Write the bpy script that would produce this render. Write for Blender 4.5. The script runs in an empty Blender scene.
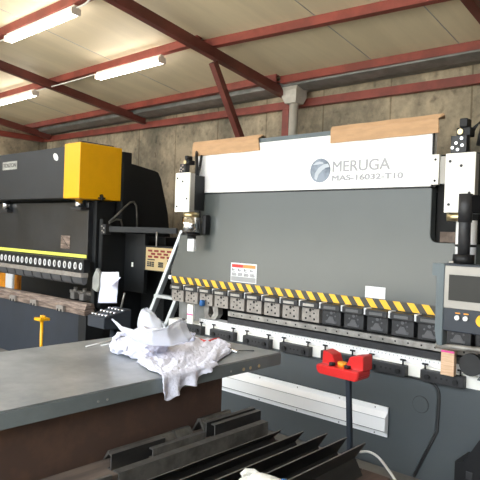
import bpy, bmesh, math, random
from mathutils import Vector, Matrix, noise
random.seed(7)
scene = bpy.context.scene
C = scene.collection

# ------------------------------------------------------------------ camera
FPX = 577.0; CAMH = 1.6
yaw = math.radians(42); pit = math.radians(-.7); rol = math.atan(.035)
Fv = Vector((-math.sin(yaw)*math.cos(pit), math.cos(yaw)*math.cos(pit), math.sin(pit)))
R0 = Vector((math.cos(yaw), math.sin(yaw), 0)); U0 = R0.cross(Fv)
Rv = R0*math.cos(rol) + U0*math.sin(rol); Uv = -R0*math.sin(rol) + U0*math.cos(rol)
cam = bpy.data.cameras.new('camera'); co = bpy.data.objects.new('camera', cam); C.objects.link(co)
cam.sensor_width = 36; cam.sensor_fit = 'HORIZONTAL'; cam.lens = FPX/480*36; cam.clip_start = .05; cam.clip_end = 300
m = Matrix((Rv, Uv, -Fv)).transposed().to_4x4(); m.translation = Vector((0, 0, CAMH)); co.matrix_world = m
scene.camera = co

def at(px, py, X=None, Y=None, Z=None):
    """where the sight line of a measured photograph point meets a real plane"""
    d = Fv + Rv*((px-240)/FPX) + Uv*((240-py)/FPX); o = Vector((0, 0, CAMH))
    if X is not None: t = X/d.x
    elif Y is not None: t = Y/d.y
    else: t = (Z-CAMH)/d.z
    return o + d*t

# ------------------------------------------------------------------ materials
def mat(name, col, rough=.5, metal=0, var=.12, scale=6, bump=0, bscale=40, spec=.5, emit=None, trans=0, alpha=1, col2=None, lo=.42, hi=.62, stretch=(1,1,1), coat=0):
    m = bpy.data.materials.new(name); m.use_nodes = True; nt = m.node_tree; N = nt.nodes; L = nt.links
    b = N['Principled BSDF']; b.inputs['Roughness'].default_value = rough; b.inputs['Metallic'].default_value = metal
    b.inputs['Specular IOR Level'].default_value = spec
    b.inputs['Coat Weight'].default_value = coat; b.inputs['Coat Roughness'].default_value = .12
    tc = N.new('ShaderNodeTexCoord'); mp = N.new('ShaderNodeMapping'); mp.inputs['Scale'].default_value = stretch
    L.new(tc.outputs['Object'], mp.inputs[0])
    n = N.new('ShaderNodeTexNoise'); n.inputs['Scale'].default_value = scale; n.inputs['Detail'].default_value = 8; n.inputs['Roughness'].default_value = .6
    L.new(mp.outputs[0], n.inputs['Vector'])
    cr = N.new('ShaderNodeValToRGB'); cr.color_ramp.elements[0].position = lo; cr.color_ramp.elements[1].position = hi
    c = Vector(col); c2 = Vector(col2) if col2 else c*(1-var)
    cr.color_ramp.elements[0].color = (*c2, 1); cr.color_ramp.elements[1].color = (*[min(1, v*(1+(0 if col2 else var*.6))) for v in c], 1)
    L.new(n.outputs['Fac'], cr.inputs[0]); L.new(cr.outputs[0], b.inputs['Base Color'])
    if bump:
        n2 = N.new('ShaderNodeTexNoise'); n2.inputs['Scale'].default_value = bscale; n2.inputs['Detail'].default_value = 6
        L.new(mp.outputs[0], n2.inputs['Vector'])
        bp = N.new('ShaderNodeBump'); bp.inputs['Strength'].default_value = bump; bp.inputs['Distance'].default_value = .01
        L.new(n2.outputs['Fac'], bp.inputs['Height']); L.new(bp.outputs[0], b.inputs['Normal'])
    if emit:
        b.inputs['Emission Color'].default_value = (*emit[0], 1); b.inputs['Emission Strength'].default_value = emit[1]
    b.inputs['Transmission Weight'].default_value = trans; b.inputs['Alpha'].default_value = alpha
    return m
M = {}
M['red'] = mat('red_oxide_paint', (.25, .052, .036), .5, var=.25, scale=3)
M['red_shaded'] = mat('shaded_red_paint', (.13, .032, .024), .5, var=.2, scale=3)  # the purlin red, darkened to paint shade on the rafters and brace
M['concrete'] = None
M['gray_paint'] = mat('charcoal_machine_paint', (.072, .082, .087), .38, var=.04, scale=2, spec=.5)
M['ram'] = mat('grey_gloss_ram_paint', (.078, .088, .085), .24, var=.04, scale=1.2, spec=.7)
M['black_paint'] = mat('black_machine_paint', (.010, .011, .012), .5, var=.2, scale=3, spec=.35)
M['black_ram'] = mat('worn_black_ram_paint', (.02, .022, .026), .3, var=.35, scale=2.2, bump=.05, coat=.3, spec=.6)
M['head_black'] = mat('dark_slate_paint', (.018, .02, .023), .5, var=.1, scale=3)
M['navy'] = mat('dark_blue_grey_paint', (.02, .026, .037), .5, var=.12, scale=3)
M['white'] = mat('white_paint', (.9, .9, .9), .35, var=.01)
M['offwhite'] = mat('cream_cover_paint', (.86, .84, .77), .4, var=.03)
M['yellow'] = mat('yellow_paint', (.87, .43, .002), .4, var=.03)
M['stripe'] = mat('yellow_strip_paint', (.85, .86, .12), .5, var=.04)
M['steel'] = mat('bare_steel', (.48, .46, .43), .38, metal=.85, var=.2, scale=14)
M['steel_light'] = mat('clamp_steel', (.32, .29, .26), .45, metal=.35, var=.15, scale=20)
M['steel_dark'] = mat('blackened_steel', (.03, .03, .032), .48, metal=.2, var=.2, scale=20)
M['rail_steel'] = mat('ground_steel_rail', (.36, .34, .31), .45, metal=.5, var=.3, scale=12)
M['chrome'] = mat('chrome', (.8, .8, .8), .12, metal=1, var=.02)
M['brass'] = mat('brass', (.62, .5, .28), .3, metal=.9, var=.1)
M['black'] = mat('black_plastic', (.008, .008, .009), .5, var=.1, spec=.35)
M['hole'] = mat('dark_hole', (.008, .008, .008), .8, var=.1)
M['cardboard'] = mat('cardboard', (.50, .31, .17), .85, var=.08, scale=8, stretch=(1, 1, 4))
M['table_top'] = mat('worn_grey_steel_top', (.42, .43, .43), .33, metal=.3, scale=2.2, col2=(.21, .225, .23), lo=.4, hi=.68, bump=.03)
M['table_edge'] = mat('grey_green_steel_edge', (.145, .165, .165), .5, var=.12, scale=4)
M['rust'] = mat('brown_primer_panel', (.13, .068, .04), .7, scale=3, col2=(.075, .042, .03))
M['section'] = mat('mill_scale_steel', (.034, .032, .03), .55, metal=.3, scale=7, col2=(.018, .017, .016), stretch=(1, .3, 1))
M['section_edge'] = mat('lit_sawn_steel_edge', (.15, .14, .13), .5, metal=.5, var=.2, scale=20)  # pale tone paints light on the top edges; also used on cut ends
M['section_light'] = mat('pale_dusty_steel', (.13, .12, .105), .6, metal=.25, scale=9, col2=(.065, .06, .052))
M['timber'] = mat('grey_brown_timber', (.20, .15, .12), .85, scale=7, col2=(.10, .075, .06), stretch=(1, .12, 1), bump=.2)
M['timber_dark'] = mat('dark_stained_timber', (.09, .055, .04), .8, scale=7, col2=(.05, .032, .025), stretch=(1, .12, 1), bump=.2)
M['wood'] = mat('light_pine', (.75, .52, .34), .7, scale=9, col2=(.6, .38, .23), stretch=(1, 1, 14))
M['pink'] = mat('magenta_paint', (.75, .08, .3), .6)
M['pedal_red'] = mat('red_enamel', (.62, .022, .02), .35, var=.04, coat=.3)
M['plastic_white'] = mat('foam_sheet', (.80, .80, .92), .55, var=.04, bump=.5, bscale=90)
M['film'] = mat('translucent_film', (.82, .84, .92), .3, var=.03, alpha=.55, bump=.4, bscale=30)
M['paper'] = mat('paper', (.70, .72, .86), .8, var=.02)
M['label'] = mat('white_sticker', (.82, .82, .82), .6, var=.02)
M['badge'] = mat('badge_metal', (.42, .42, .39), .5, metal=.3, var=.2)
M['print_grey'] = mat('grey_print', (.36, .36, .36), .6, var=.02)
M['print_dark'] = mat('dark_print', (.12, .12, .12), .6, var=.02)
M['print_red'] = mat('red_print', (.72, .05, .04), .6, var=.02)
M['print_orange'] = mat('orange_print', (.9, .3, .08), .6, var=.02)
M['letter'] = mat('silver_grey_lettering', (.34, .345, .36), .4, var=.02)
M['emblem'] = mat('silver_blue_emblem', (.09, .11, .14), .3, metal=.3, scale=9, col2=(.2, .23, .27))
M['emblem_light'] = mat('pale_emblem_silver', (.42, .45, .49), .3, metal=.2)
M['wedge'] = mat('grey_wedge_steel', (.11, .11, .115), .45, metal=.4)
M['alu'] = mat('aluminium', (.62, .66, .69), .35, metal=.7, var=.08, scale=20)
M['pvc'] = mat('grey_pvc_pipe', (.58, .55, .49), .5, var=.1)
M['galv'] = mat('galvanised_gutter', (.22, .22, .21), .5, metal=.25, var=.2, scale=5)
M['blue'] = mat('blue_plastic', (.02, .13, .38), .5)
M['orange'] = mat('orange_plastic', (.85, .33, .02), .5)
M['screen'] = mat('dark_glass_screen', (.02, .02, .018), .3, var=.05, spec=.25)
M['bezel'] = mat('brushed_grey_bezel', (.33, .31, .28), .45, metal=.3, var=.05)
M['beige'] = mat('beige_control_panel', (.48, .36, .18), .55, var=.04)
M['led'] = mat('dark_red_display', (.2, .01, .01), .3)
M['lamp'] = mat('fluorescent_tube', (1, 1, 1), .5, emit=((1, .95, .9), 9.0))
M['lamp_body'] = mat('white_lamp_housing', (.75, .66, .58), .5)
M['cable'] = mat('white_cable', (.7, .68, .64), .6)
M['glove'] = mat('knitted_cotton', (.62, .60, .54), .9, bump=.6, bscale=120)
M['rust_die'] = mat('rusty_die_steel', (.34, .26, .21), .55, metal=.4, scale=10, col2=(.14, .10, .08), stretch=(.5, 1, 4))
M['blue_grey'] = mat('blue_grey_bracket', (.10, .125, .135), .45)
M['rubber'] = mat('dark_rubber', (.03, .03, .03), .7)

def hazard_mat():
    m = bpy.data.materials.new('hazard_tape'); m.use_nodes = True; nt = m.node_tree; N = nt.nodes; L = nt.links
    b = N['Principled BSDF']; b.inputs['Roughness'].default_value = .4
    tc = N.new('ShaderNodeTexCoord'); sp = N.new('ShaderNodeSeparateXYZ'); L.new(tc.outputs['Object'], sp.inputs[0])
    a = N.new('ShaderNodeMath'); a.operation = 'ADD'; a.inputs[1].default_value = 50
    mz = N.new('ShaderNodeMath'); mz.operation = 'MULTIPLY'; mz.inputs[1].default_value = .75
    L.new(sp.outputs['Z'], mz.inputs[0])
    s = N.new('ShaderNodeMath'); s.operation = 'ADD'; L.new(sp.outputs['X'], s.inputs[0]); L.new(mz.outputs[0], s.inputs[1])
    L.new(s.outputs[0], a.inputs[0])
    d = N.new('ShaderNodeMath'); d.operation = 'MULTIPLY'; d.inputs[1].default_value = 1/.106; L.new(a.outputs[0], d.inputs[0])
    f = N.new('ShaderNodeMath'); f.operation = 'FRACT'; L.new(d.outputs[0], f.inputs[0])
    g = N.new('ShaderNodeMath'); g.operation = 'GREATER_THAN'; g.inputs[1].default_value = .5; L.new(f.outputs[0], g.inputs[0])
    mx = N.new('ShaderNodeMix'); mx.data_type = 'RGBA'; mx.inputs['A'].default_value = (.9, .5, .03, 1); mx.inputs['B'].default_value = (.05, .045, .035, 1)
    L.new(g.outputs[0], mx.inputs['Factor']); L.new(mx.outputs['Result'], b.inputs['Base Color'])
    return m
M['hazard'] = hazard_mat()

def concrete_mat():
    m = bpy.data.materials.new('board_formed_concrete'); m.use_nodes = True; nt = m.node_tree; N = nt.nodes; L = nt.links
    b = N['Principled BSDF']; b.inputs['Roughness'].default_value = .9
    tc = N.new('ShaderNodeTexCoord')
    n1 = N.new('ShaderNodeTexNoise'); n1.inputs['Scale'].default_value = 1.1; n1.inputs['Detail'].default_value = 10; n1.inputs['Roughness'].default_value = .7
    mp = N.new('ShaderNodeMapping'); mp.inputs['Scale'].default_value = (1, 1, .8); L.new(tc.outputs['Object'], mp.inputs[0]); L.new(mp.outputs[0], n1.inputs['Vector'])
    cr = N.new('ShaderNodeValToRGB'); e = cr.color_ramp.elements
    e[0].position = .34; e[0].color = (.115, .105, .08, 1); e[1].position = .62; e[1].color = (.54, .445, .31, 1)
    k = e.new(.48); k.color = (.27, .23, .165, 1)
    L.new(n1.outputs['Fac'], cr.inputs[0])
    # fine spotting
    n2 = N.new('ShaderNodeTexNoise'); n2.inputs['Scale'].default_value = 9; n2.inputs['Detail'].default_value = 8; L.new(tc.outputs['Object'], n2.inputs['Vector'])
    c2 = N.new('ShaderNodeValToRGB'); c2.color_ramp.elements[0].position = .28; c2.color_ramp.elements[1].position = .42
    c2.color_ramp.elements[0].color = (.45, .45, .45, 1)
    L.new(n2.outputs['Fac'], c2.inputs[0])
    mul = N.new('ShaderNodeMix'); mul.data_type = 'RGBA'; mul.blend_type = 'MULTIPLY'; mul.inputs['Factor'].default_value = .8
    L.new(cr.outputs[0], mul.inputs['A']); L.new(c2.outputs[0], mul.inputs['B'])
    # board joints
    sp = N.new('ShaderNodeSeparateXYZ'); L.new(tc.outputs['Object'], sp.inputs[0])
    ad = N.new('ShaderNodeMath'); ad.operation = 'ADD'; L.new(sp.outputs['X'], ad.inputs[0]); L.new(sp.outputs['Y'], ad.inputs[1])
    ad2 = N.new('ShaderNodeMath'); ad2.operation = 'ADD'; ad2.inputs[1].default_value = 65.06-3.0+.06; L.new(ad.outputs[0], ad2.inputs[0])
    dv = N.new('ShaderNodeMath'); dv.operation = 'MULTIPLY'; dv.inputs[1].default_value = 1.042; L.new(ad2.outputs[0], dv.inputs[0])
    fr = N.new('ShaderNodeMath'); fr.operation = 'FRACT'; L.new(dv.outputs[0], fr.inputs[0])
    lt = N.new('ShaderNodeMath'); lt.operation = 'LESS_THAN'; lt.inputs[1].default_value = .022; L.new(fr.outputs[0], lt.inputs[0])
    m2 = N.new('ShaderNodeMix'); m2.data_type = 'RGBA'; m2.blend_type = 'MULTIPLY'; m2.inputs['B'].default_value = (.62, .6, .56, 1)
    L.new(lt.outputs[0], m2.inputs['Factor']); L.new(mul.outputs['Result'], m2.inputs['A']); L.new(m2.outputs['Result'], b.inputs['Base Color'])
    bp = N.new('ShaderNodeBump'); bp.inputs['Strength'].default_value = .4; bp.inputs['Distance'].default_value = .02
    L.new(n2.outputs['Fac'], bp.inputs['Height']); L.new(bp.outputs[0], b.inputs['Normal'])
    return m
M['concrete'] = concrete_mat()
M['roof'] = mat('beige_roof_sheet', (.68, .59, .41), .6, var=.06, scale=1.5, stretch=(3, .4, 1))
M['light_block'] = mat('dark_light_block', (.07, .06, .05), .8)  # kept dark so the added right wall bounces little light
M['floor'] = mat('dusty_concrete_floor', (.17, .16, .145), .7, var=.25, scale=2, bump=.1)
M['ground'] = mat('pale_yard_concrete', (.58, .54, .46), .9, var=.12, scale=1)

# ------------------------------------------------------------------ mesh builder
class MB:
    def __init__(s): s.bm = bmesh.new()
    def _new(s, vs, fs, mi=0, smooth=False):
        v = [s.bm.verts.new(p) for p in vs]
        for f in fs:
            try:
                q = s.bm.faces.new([v[i] for i in f]); q.material_index = mi; q.smooth = smooth
            except ValueError: pass
        return v
    def box(s, x0, x1, y0, y1, z0, z1, b=0, mi=0):
        t = bmesh.new(); bmesh.ops.create_cube(t, size=1)
        for v in t.verts: v.co = Vector(((x0+x1)/2+v.co.x*(x1-x0), (y0+y1)/2+v.co.y*(y1-y0), (z0+z1)/2+v.co.z*(z1-z0)))
        if b: bmesh.ops.bevel(t, geom=t.edges[:], offset=b, segments=2, affect='EDGES', profile=.5)
        s._merge(t, mi); return s
    def _merge(s, t, mi=0, smooth=None):
        for f in t.faces:
            f.material_index = mi
            if smooth is not None: f.smooth = smooth
        me = bpy.data.meshes.new('tmp'); t.to_mesh(me); t.free(); s.bm.from_mesh(me); bpy.data.meshes.remove(me)
    def prism(s, pts, axis, a, b, bev=0, mi=0):
        """polygon pts in the plane across `axis`, from a to b.  axis Y: (x,z)  axis X: (y,z)  axis Z: (x,y)"""
        def P(p, k):
            return {'Y': (p[0], k, p[1]), 'X': (k, p[0], p[1]), 'Z': (p[0], p[1], k)}[axis]
        t = bmesh.new(); n = len(pts)
        v0 = [t.verts.new(P(p, a)) for p in pts]; v1 = [t.verts.new(P(p, b)) for p in pts]
        t.faces.new(v0); t.faces.new(v1[::-1])
        for i in range(n): t.faces.new([v0[i], v1[i], v1[(i+1) % n], v0[(i+1) % n]])
        bmesh.ops.recalc_face_normals(t, faces=t.faces[:])
        if bev: bmesh.ops.bevel(t, geom=t.edges[:], offset=bev, segments=2, affect='EDGES')
        s._merge(t, mi); return s
    def tube(s, pts, r, n=12, mi=0, caps=True, radii=None):
        pts = [Vector(p) for p in pts]; rings = []
        up = Vector((0, 0, 1)); prev = None
        for i, p in enumerate(pts):
            d = (pts[min(i+1, len(pts)-1)] - pts[max(i-1, 0)]).normalized()
            a = d.cross(up) if prev is None else prev - d*prev.dot(d)
            if a.length < 1e-4: a = d.cross(Vector((1, 0, 0)))
            a.normalize(); prev = a; b = d.cross(a)
            rr = radii[i] if radii else r
            rings.append([s.bm.verts.new(p + a*rr*math.cos(2*math.pi*k/n) + b*rr*math.sin(2*math.pi*k/n)) for k in range(n)])
        for i in range(len(rings)-1):
            for k in range(n):
                f = s.bm.faces.new([rings[i][k], rings[i][(k+1) % n], rings[i+1][(k+1) % n], rings[i+1][k]]); f.smooth = True; f.material_index = mi
        if caps:
            for q in (rings[0][::-1], rings[-1]): f = s.bm.faces.new(q); f.material_index = mi
        return s
    def bar(s, p0, p1, w, h, mi=0, up=(0, 0, 1), b=0):
        p0 = Vector(p0); p1 = Vector(p1); d = (p1-p0); L = d.length; d.normalize()
        a = d.cross(Vector(up)).normalized(); u = a.cross(d)
        t = bmesh.new(); bmesh.ops.create_cube(t, size=1)
        if b:
            for v in t.verts: v.co = Vector((v.co.x*w, v.co.y*L, v.co.z*h))
            bmesh.ops.bevel(t, geom=t.edges[:], offset=b, segments=2, affect='EDGES')
            for v in t.verts: v.co = (p0+p1)/2 + a*v.co.x + d*v.co.y + u*v.co.z
        else:
            for v in t.verts: v.co = (p0+p1)/2 + a*(v.co.x*w) + d*(v.co.y*L) + u*(v.co.z*h)
        bmesh.ops.recalc_face_normals(t, faces=t.faces[:])
        s._merge(t, mi); return s
    def bmerge_noise(s, amp, sc):
        for v in s.bm.verts: v.co += noise.noise_vector(v.co*sc)*amp
        return s
    def grid(s, fn, nu, nv, smooth=True, mi=0):
        vv = [[s.bm.verts.new(fn(i/nu, j/nv)) for j in range(nv+1)] for i in range(nu+1)]
        for i in range(nu):
            for j in range(nv):
                f = s.bm.faces.new([vv[i][j], vv[i+1][j], vv[i+1][j+1], vv[i][j+1]]); f.smooth = smooth; f.material_index = mi
        return s
    def build(s, name, ms, parent=None):
        me = bpy.data.meshes.new(name)
        off = parent['_w'] if parent is not None and '_w' in parent else (0, 0, 0)
        off = Vector(off)
        if parent is None:   # origin at the base of the mesh
            xs = [v.co for v in s.bm.verts]
            c = Vector((sum(v.x for v in xs)/len(xs), sum(v.y for v in xs)/len(xs), min(v.z for v in xs)))
            loc = c; off = c
        for v in s.bm.verts: v.co -= off
        bmesh.ops.recalc_face_normals(s.bm, faces=s.bm.faces[:])
        s.bm.to_mesh(me); s.bm.free()
        if not isinstance(ms, (list, tuple)): ms = [ms]
        for x in ms: me.materials.append(x if not isinstance(x, str) else M[x])
        o = bpy.data.objects.new(name, me); C.objects.link(o)
        if parent is not None: o.parent = parent; o['_w'] = tuple(off)
        else: o.location = loc; o['_w'] = tuple(off)
        return o
def tag(o, label, cat, group=None):
    o['label'] = label; o['category'] = cat
    if group: o['group'] = group
    return o
def thing(name, loc, label, cat, group=None):
    o = bpy.data.objects.new(name, None); C.objects.link(o); o.location = loc; o.empty_display_size = .05; o['_w'] = tuple(loc)
    return tag(o, label, cat, group)
def struct(o): o['kind'] = 'structure'; return o
def copy_tree(o, parent, delta):
    c = o.copy(); C.objects.link(c)
    if parent is not None: c.parent = parent
    c.location = o.location + Vector(delta)
    for ch in o.children: copy_tree(ch, c, (0, 0, 0))
    return c
def text_obj(s, name, size, pos, m, parent, width=None, depth=.0015, bold=.018):
    """raised lettering standing on an XZ face looking towards -Y"""
    cu = bpy.data.curves.new(name, 'FONT'); cu.body = s; cu.size = size; cu.extrude = depth
    t = bpy.data.objects.new(name, cu); C.objects.link(t)
    dg = bpy.context.evaluated_depsgraph_get(); dg.update()
    me = bpy.data.meshes.new_from_object(t.evaluated_get(dg)); C.objects.unlink(t); bpy.data.objects.remove(t)
    xs = [v.co.x for v in me.vertices]; w = max(xs)-min(xs); x0 = min(xs); k = (width/w) if width else 1
    off = Vector(parent['_w'])
    for v in me.vertices: v.co = Vector((pos[0]+(v.co.x-x0)*k, pos[1]-.0015-v.co.z, pos[2]+v.co.y)) - off
    tb = bmesh.new(); st_ = size*bold
    for (dx, dz, dy) in ((0, 0, 0), (st_, 0, .0004), (0, st_, .0008), (st_, st_, .0012)):
        n0 = len(tb.verts); tb.from_mesh(me); tb.verts.ensure_lookup_table()
        for v in tb.verts[n0:]: v.co += Vector((dx, dy, dz))
    tb.to_mesh(me); tb.free()
    me.materials.clear(); me.materials.append(M[m])
    o = bpy.data.objects.new(name, me); C.objects.link(o); o.parent = parent; o['_w'] = tuple(off)
    return o

# ------------------------------------------------------------------ the setting
WY = 6.3; CX = -11.25; RE = -2.4
def roof_z(y): return 3.80 + .139*(4.5-y)
struct(MB().box(CX-.2, 4, -4.0, WY+.2, -.1, 0).build('floor', 'floor'))
struct(MB().box(-60, 60, -70, -4.0, -.12, -.02).build('trim_1', 'ground'))
struct(MB().box(4.0, 60, -4.0, 12, -.12, -.02).build('trim_2', 'ground'))
struct(MB().box(CX-.2, 4, WY, WY+.25, 0, 3.62).build('wall_back', 'concrete'))
struct(MB().box(CX-.2, CX, -4, WY, 0, 3.62).build('wall_left', 'concrete'))
struct(MB().box(3.0, 3.2, -4, WY, 0, 4.2).build('light_block_right', 'light_block'))  # unseen wall, added to keep light off the right-facing sides
w = MB(); w.prism([(RE, roof_z(RE)), (WY+.3, roof_z(WY+.3)), (WY+.3, roof_z(WY+.3)+.06), (RE, roof_z(RE)+.06)], 'X', CX-.3, 3.3)
roof = struct(w.build('ceiling', 'roof'))
# sheet joints, slim recessed strips running down the slope
w = MB()
for x in (-9.4, -6.4, -2.35, -3.34, -.6, 1.2):
    w.prism([(RE, roof_z(RE)-.004), (WY, roof_z(WY)-.004), (WY, roof_z(WY)+.01), (RE, roof_z(RE)+.01)], 'X', x-.004, x+.004)
struct(w.build('trim_3', 'print_grey'))
# purlins
def roof_pt(px, py):
    d = Fv + Rv*((px-240)/FPX) + Uv*((240-py)/FPX); t = (3.80+.139*4.5-CAMH)/(d.z+.139*d.y)
    return Vector((0, 0, CAMH))+d*t
def purlin(x0, y0, x1, y1, lab, drop=.0):
    m_ = MB(); d = .042
    def ring(x, y):
        zt = roof_z(y)-.002-drop
        return [(x, y-d, zt-.085), (x, y+d, zt-.085), (x, y+d, zt-.078), (x, y-d+.007, zt-.078), (x, y-d+.007, zt-.007), (x, y+d, zt-.007-.139*d), (x, y+d, zt-.139*d), (x, y-d, zt+.139*d)]
    v = ring(x0, y0)+ring(x1, y1); n = 8
    m_._new(v, [tuple(range(n)), tuple(range(2*n-1, n-1, -1))]+[(k, (k+1) % n, (k+1) % n+n, k+n) for k in range(n)])
    return tag(m_.build('roof_purlin', 'red'), lab, 'roof beam', 'red purlins under the roof')
xl, xm, xr = CX+.01, -4.62, 2.98
purlin(xl, 5.75, xm, 5.75, 'red steel roof purlin along the gutter, left of the drainpipe')
purlin(xm+.001, 5.83, xr, 6.02, 'red steel roof purlin along the gutter, right of the drainpipe')
purlin(xl, 4.5, -4.77, 4.5, 'red steel roof purlin carrying the two smaller-looking lamps')
purlin(-4.9, 4.615, xr, 5.24, 'red steel roof purlin high above the white header, right of the long rafter')
for y in (3.25,): purlin(xl, y, xr, y, 'red steel roof purlin holding the largest lamp in the top left corner')
for y in (1.8, .5, -.8, -2.1): purlin(xl, y, xr, y, 'red steel roof purlin above and behind the viewer, out of the picture')
# rafters
for i, x in enumerate((-10.85, -7.78, -4.7, -1.85, 1.2)):
    m_ = MB(); top = lambda y: roof_z(y)-.09
    a, b = RE, 6.12
    wd = .045
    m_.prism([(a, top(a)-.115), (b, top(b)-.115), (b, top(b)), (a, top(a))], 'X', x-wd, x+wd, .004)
    o = m_.build('roof_rafter', 'red_shaded')
    lab = ['dark red sloping rafter ending at the far left corner of the wall', 'dark red sloping rafter crossing above the black press brake',
           'dark red sloping rafter running to the grey drainpipe head', 'dark red sloping rafter in the top right corner of the picture', 'dark red sloping rafter beyond the right edge of view'][i]
    tag(o, lab, 'roof beam', 'sloping red rafters')
# eave rail on the wall and its left return
tag(MB().bar((CX+.02, 6.2, 3.405), (2.98, 6.2, 3.26), .08, .10, b=.004).build('eave_rail', 'red'), 'long red steel rail fixed along the top of the concrete back wall', 'rail', 'red eave rails')
tag(MB().box(CX+.03, CX+.11, -3.9, 6.15, 3.345, 3.45, .004).build('eave_rail', 'red'), 'short visible red rail on the left side wall at far left', 'rail', 'red eave rails')
# gutter: open channel in folded sheet
g = MB(); g.prism([(5.86, 3.60), (5.86, 3.50), (6.06, 3.47), (6.28, 3.50), (6.28, 3.53), (6.06, 3.49), (5.875, 3.515), (5.875, 3.60)], 'X', CX+.01, 2.98)
tag(g.build('roof_gutter', 'galv'), 'grey sheet metal gutter between the lowest purlin and the concrete wall', 'gutter')
# rain pipe with funnel, red post, knee brace
t = thing('drain_pipe', (-4.56, 6.02, 0), 'grey plastic drainpipe with square funnel head below the gutter', 'pipe')
m_ = MB()
cx, cy = -4.56, 6.02
for (r0, r1, z0, z1) in ((.085, .115, 3.30, 3.38), (.115, .115, 3.38, 3.46), (.115, .15, 3.46, 3.51)):
    v = [(cx-r0, cy-r0, z0), (cx+r0, cy-r0, z0), (cx+r0, cy+r0, z0), (cx-r0, cy+r0, z0), (cx-r1, cy-r1, z1), (cx+r1, cy-r1, z1), (cx+r1, cy+r1, z1), (cx-r1, cy+r1, z1)]
    m_._new(v, [(0, 1, 2, 3), (4, 5, 6, 7), (0, 1, 5, 4), (1, 2, 6, 5), (2, 3, 7, 6), (3, 0, 4, 7)])
m_.build('funnel', 'pvc', t)
MB().tube([(cx, cy, 0), (cx, cy, 3.31)], .06, 20).build('pipe', 'pvc', t)
tag(MB().box(-4.87, -4.76, 6.17, 6.29, 0, 3.345, .004).build('wall_post', 'red'), 'red steel post behind the drainpipe against the concrete wall', 'post')
tag(MB().bar((-4.664, 4.62, 3.52), (-4.664, 6.12, 1.18), .075, .075).build('knee_brace', 'red_shaded'), 'slanting red steel brace between rafter and wall post', 'brace')
# lamps
def lamp(x0, x1, y, lab, dz=0):
    z = roof_z(y)-.09; z -= dz; t = thing('fluorescent_lamp', ((x0+x1)/2, y, z-.1), lab, 'lamp', 'fluorescent battens under the purlins')
    MB().box(x0, x1, y-.03, y+.03, z-.045, z-.002, .004).build('housing', 'lamp_body', t)
    for x in (x0+.01, x1-.01): MB().box(x-.012, x+.012, y-.055, y+.055, z-.10, z-.03, .003).build('end_socket', 'lamp_body', t)
    for s in (-1, 1):
        MB().tube([(x0+.02, y+s*.032, z-.08), (x1-.02, y+s*.032, z-.08)], .017, 14).build('tube', 'lamp', t)
lamp(-6.78, -5.3, 3.25, 'bright fluorescent lamp with double tube, largest, top left corner')
lamp(-9.52, -8.24, 4.4, 'fluorescent lamp cut by the left edge of the picture', .05)
lamp(-6.6, -5.29, 4.4, 'fluorescent lamp in the middle, above the yellow cover', .06)
def cable(pts, r, name, m, lab, cat, group=None, n=14):
    P = [Vector(p) for p in pts]; out = []
    for i in range(len(P)-1):
        p0 = P[max(i-1, 0)]; p1 = P[i]; p2 = P[i+1]; p3 = P[min(i+2, len(P)-1)]
        for k in range(n):
            u = k/n; out.append(.5*((2*p1)+(-p0+p2)*u+(2*p0-5*p1+4*p2-p3)*u*u+(-p0+3*p1-3*p2+p3)*u**3))
    out.append(P[-1]); o = MB().tube(out, r, 8).build(name, m)
    return tag(o, lab, cat, group)
z1 = roof_z(4.4)-.165; z0 = roof_z(3.25)-.12
cable([(-8.23, 4.4, z1), (-7.4, 4.37, z1-.02), (-6.63, 4.4, z1)], .009, 'lamp_cable', 'cable', 'thin white cable joining the two farther lamps', 'cable', 'lamp cables')
cable([(-5.29, 3.25, z0), (-5.1, 3.23, z0-.01), (-4.9, 3.2, z0+.03), (-4.6, 3.17, z0+.11)], .011, 'lamp_cable', 'cable', 'white cable rising from the right end of the largest lamp', 'cable', 'lamp cables')
cable([(-6.79, 3.25, z0), (-7.0, 3.25, z0-.01), (-7.5, 3.25, z0+.02)], .009, 'lamp_cable', 'cable', 'white cable leaving the left end of the largest lamp', 'cable', 'lamp cables')

# ------------------------------------------------------------------ grey press brake with white header
PB = thing('press_brake', (-2.65, 4.2, 0), 'large grey press brake with white header panel and hazard striped ram', 'machine')
FY = 3.75
# header
hp = MB().box(-3.955, -1.655, FY-.02, FY+.06, 1.958, 2.37, .004).build('header_panel', 'white', PB)
MB().box(-3.955, -1.655, FY-.018, FY+.06, 2.371, 2.405).build('header_top', 'blue_grey', PB)
MB().box(-3.955, -1.66, FY-.014, FY+.3, 1.942, 1.957).build('header_lip', 'black', PB)
MB().box(-1.653, -1.646, FY-.015, FY+.0, 1.958, 2.37).build('header_side', 'black', PB)
text_obj('MERUGA', 'brand_lettering', .115, (-2.435, FY-.021, 2.088), 'letter', hp, width=.475)
text_obj('MAS-16032-T10', 'model_lettering', .056, (-2.437, FY-.021, 2.02), 'letter', hp, width=.578, bold=.06)
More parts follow.
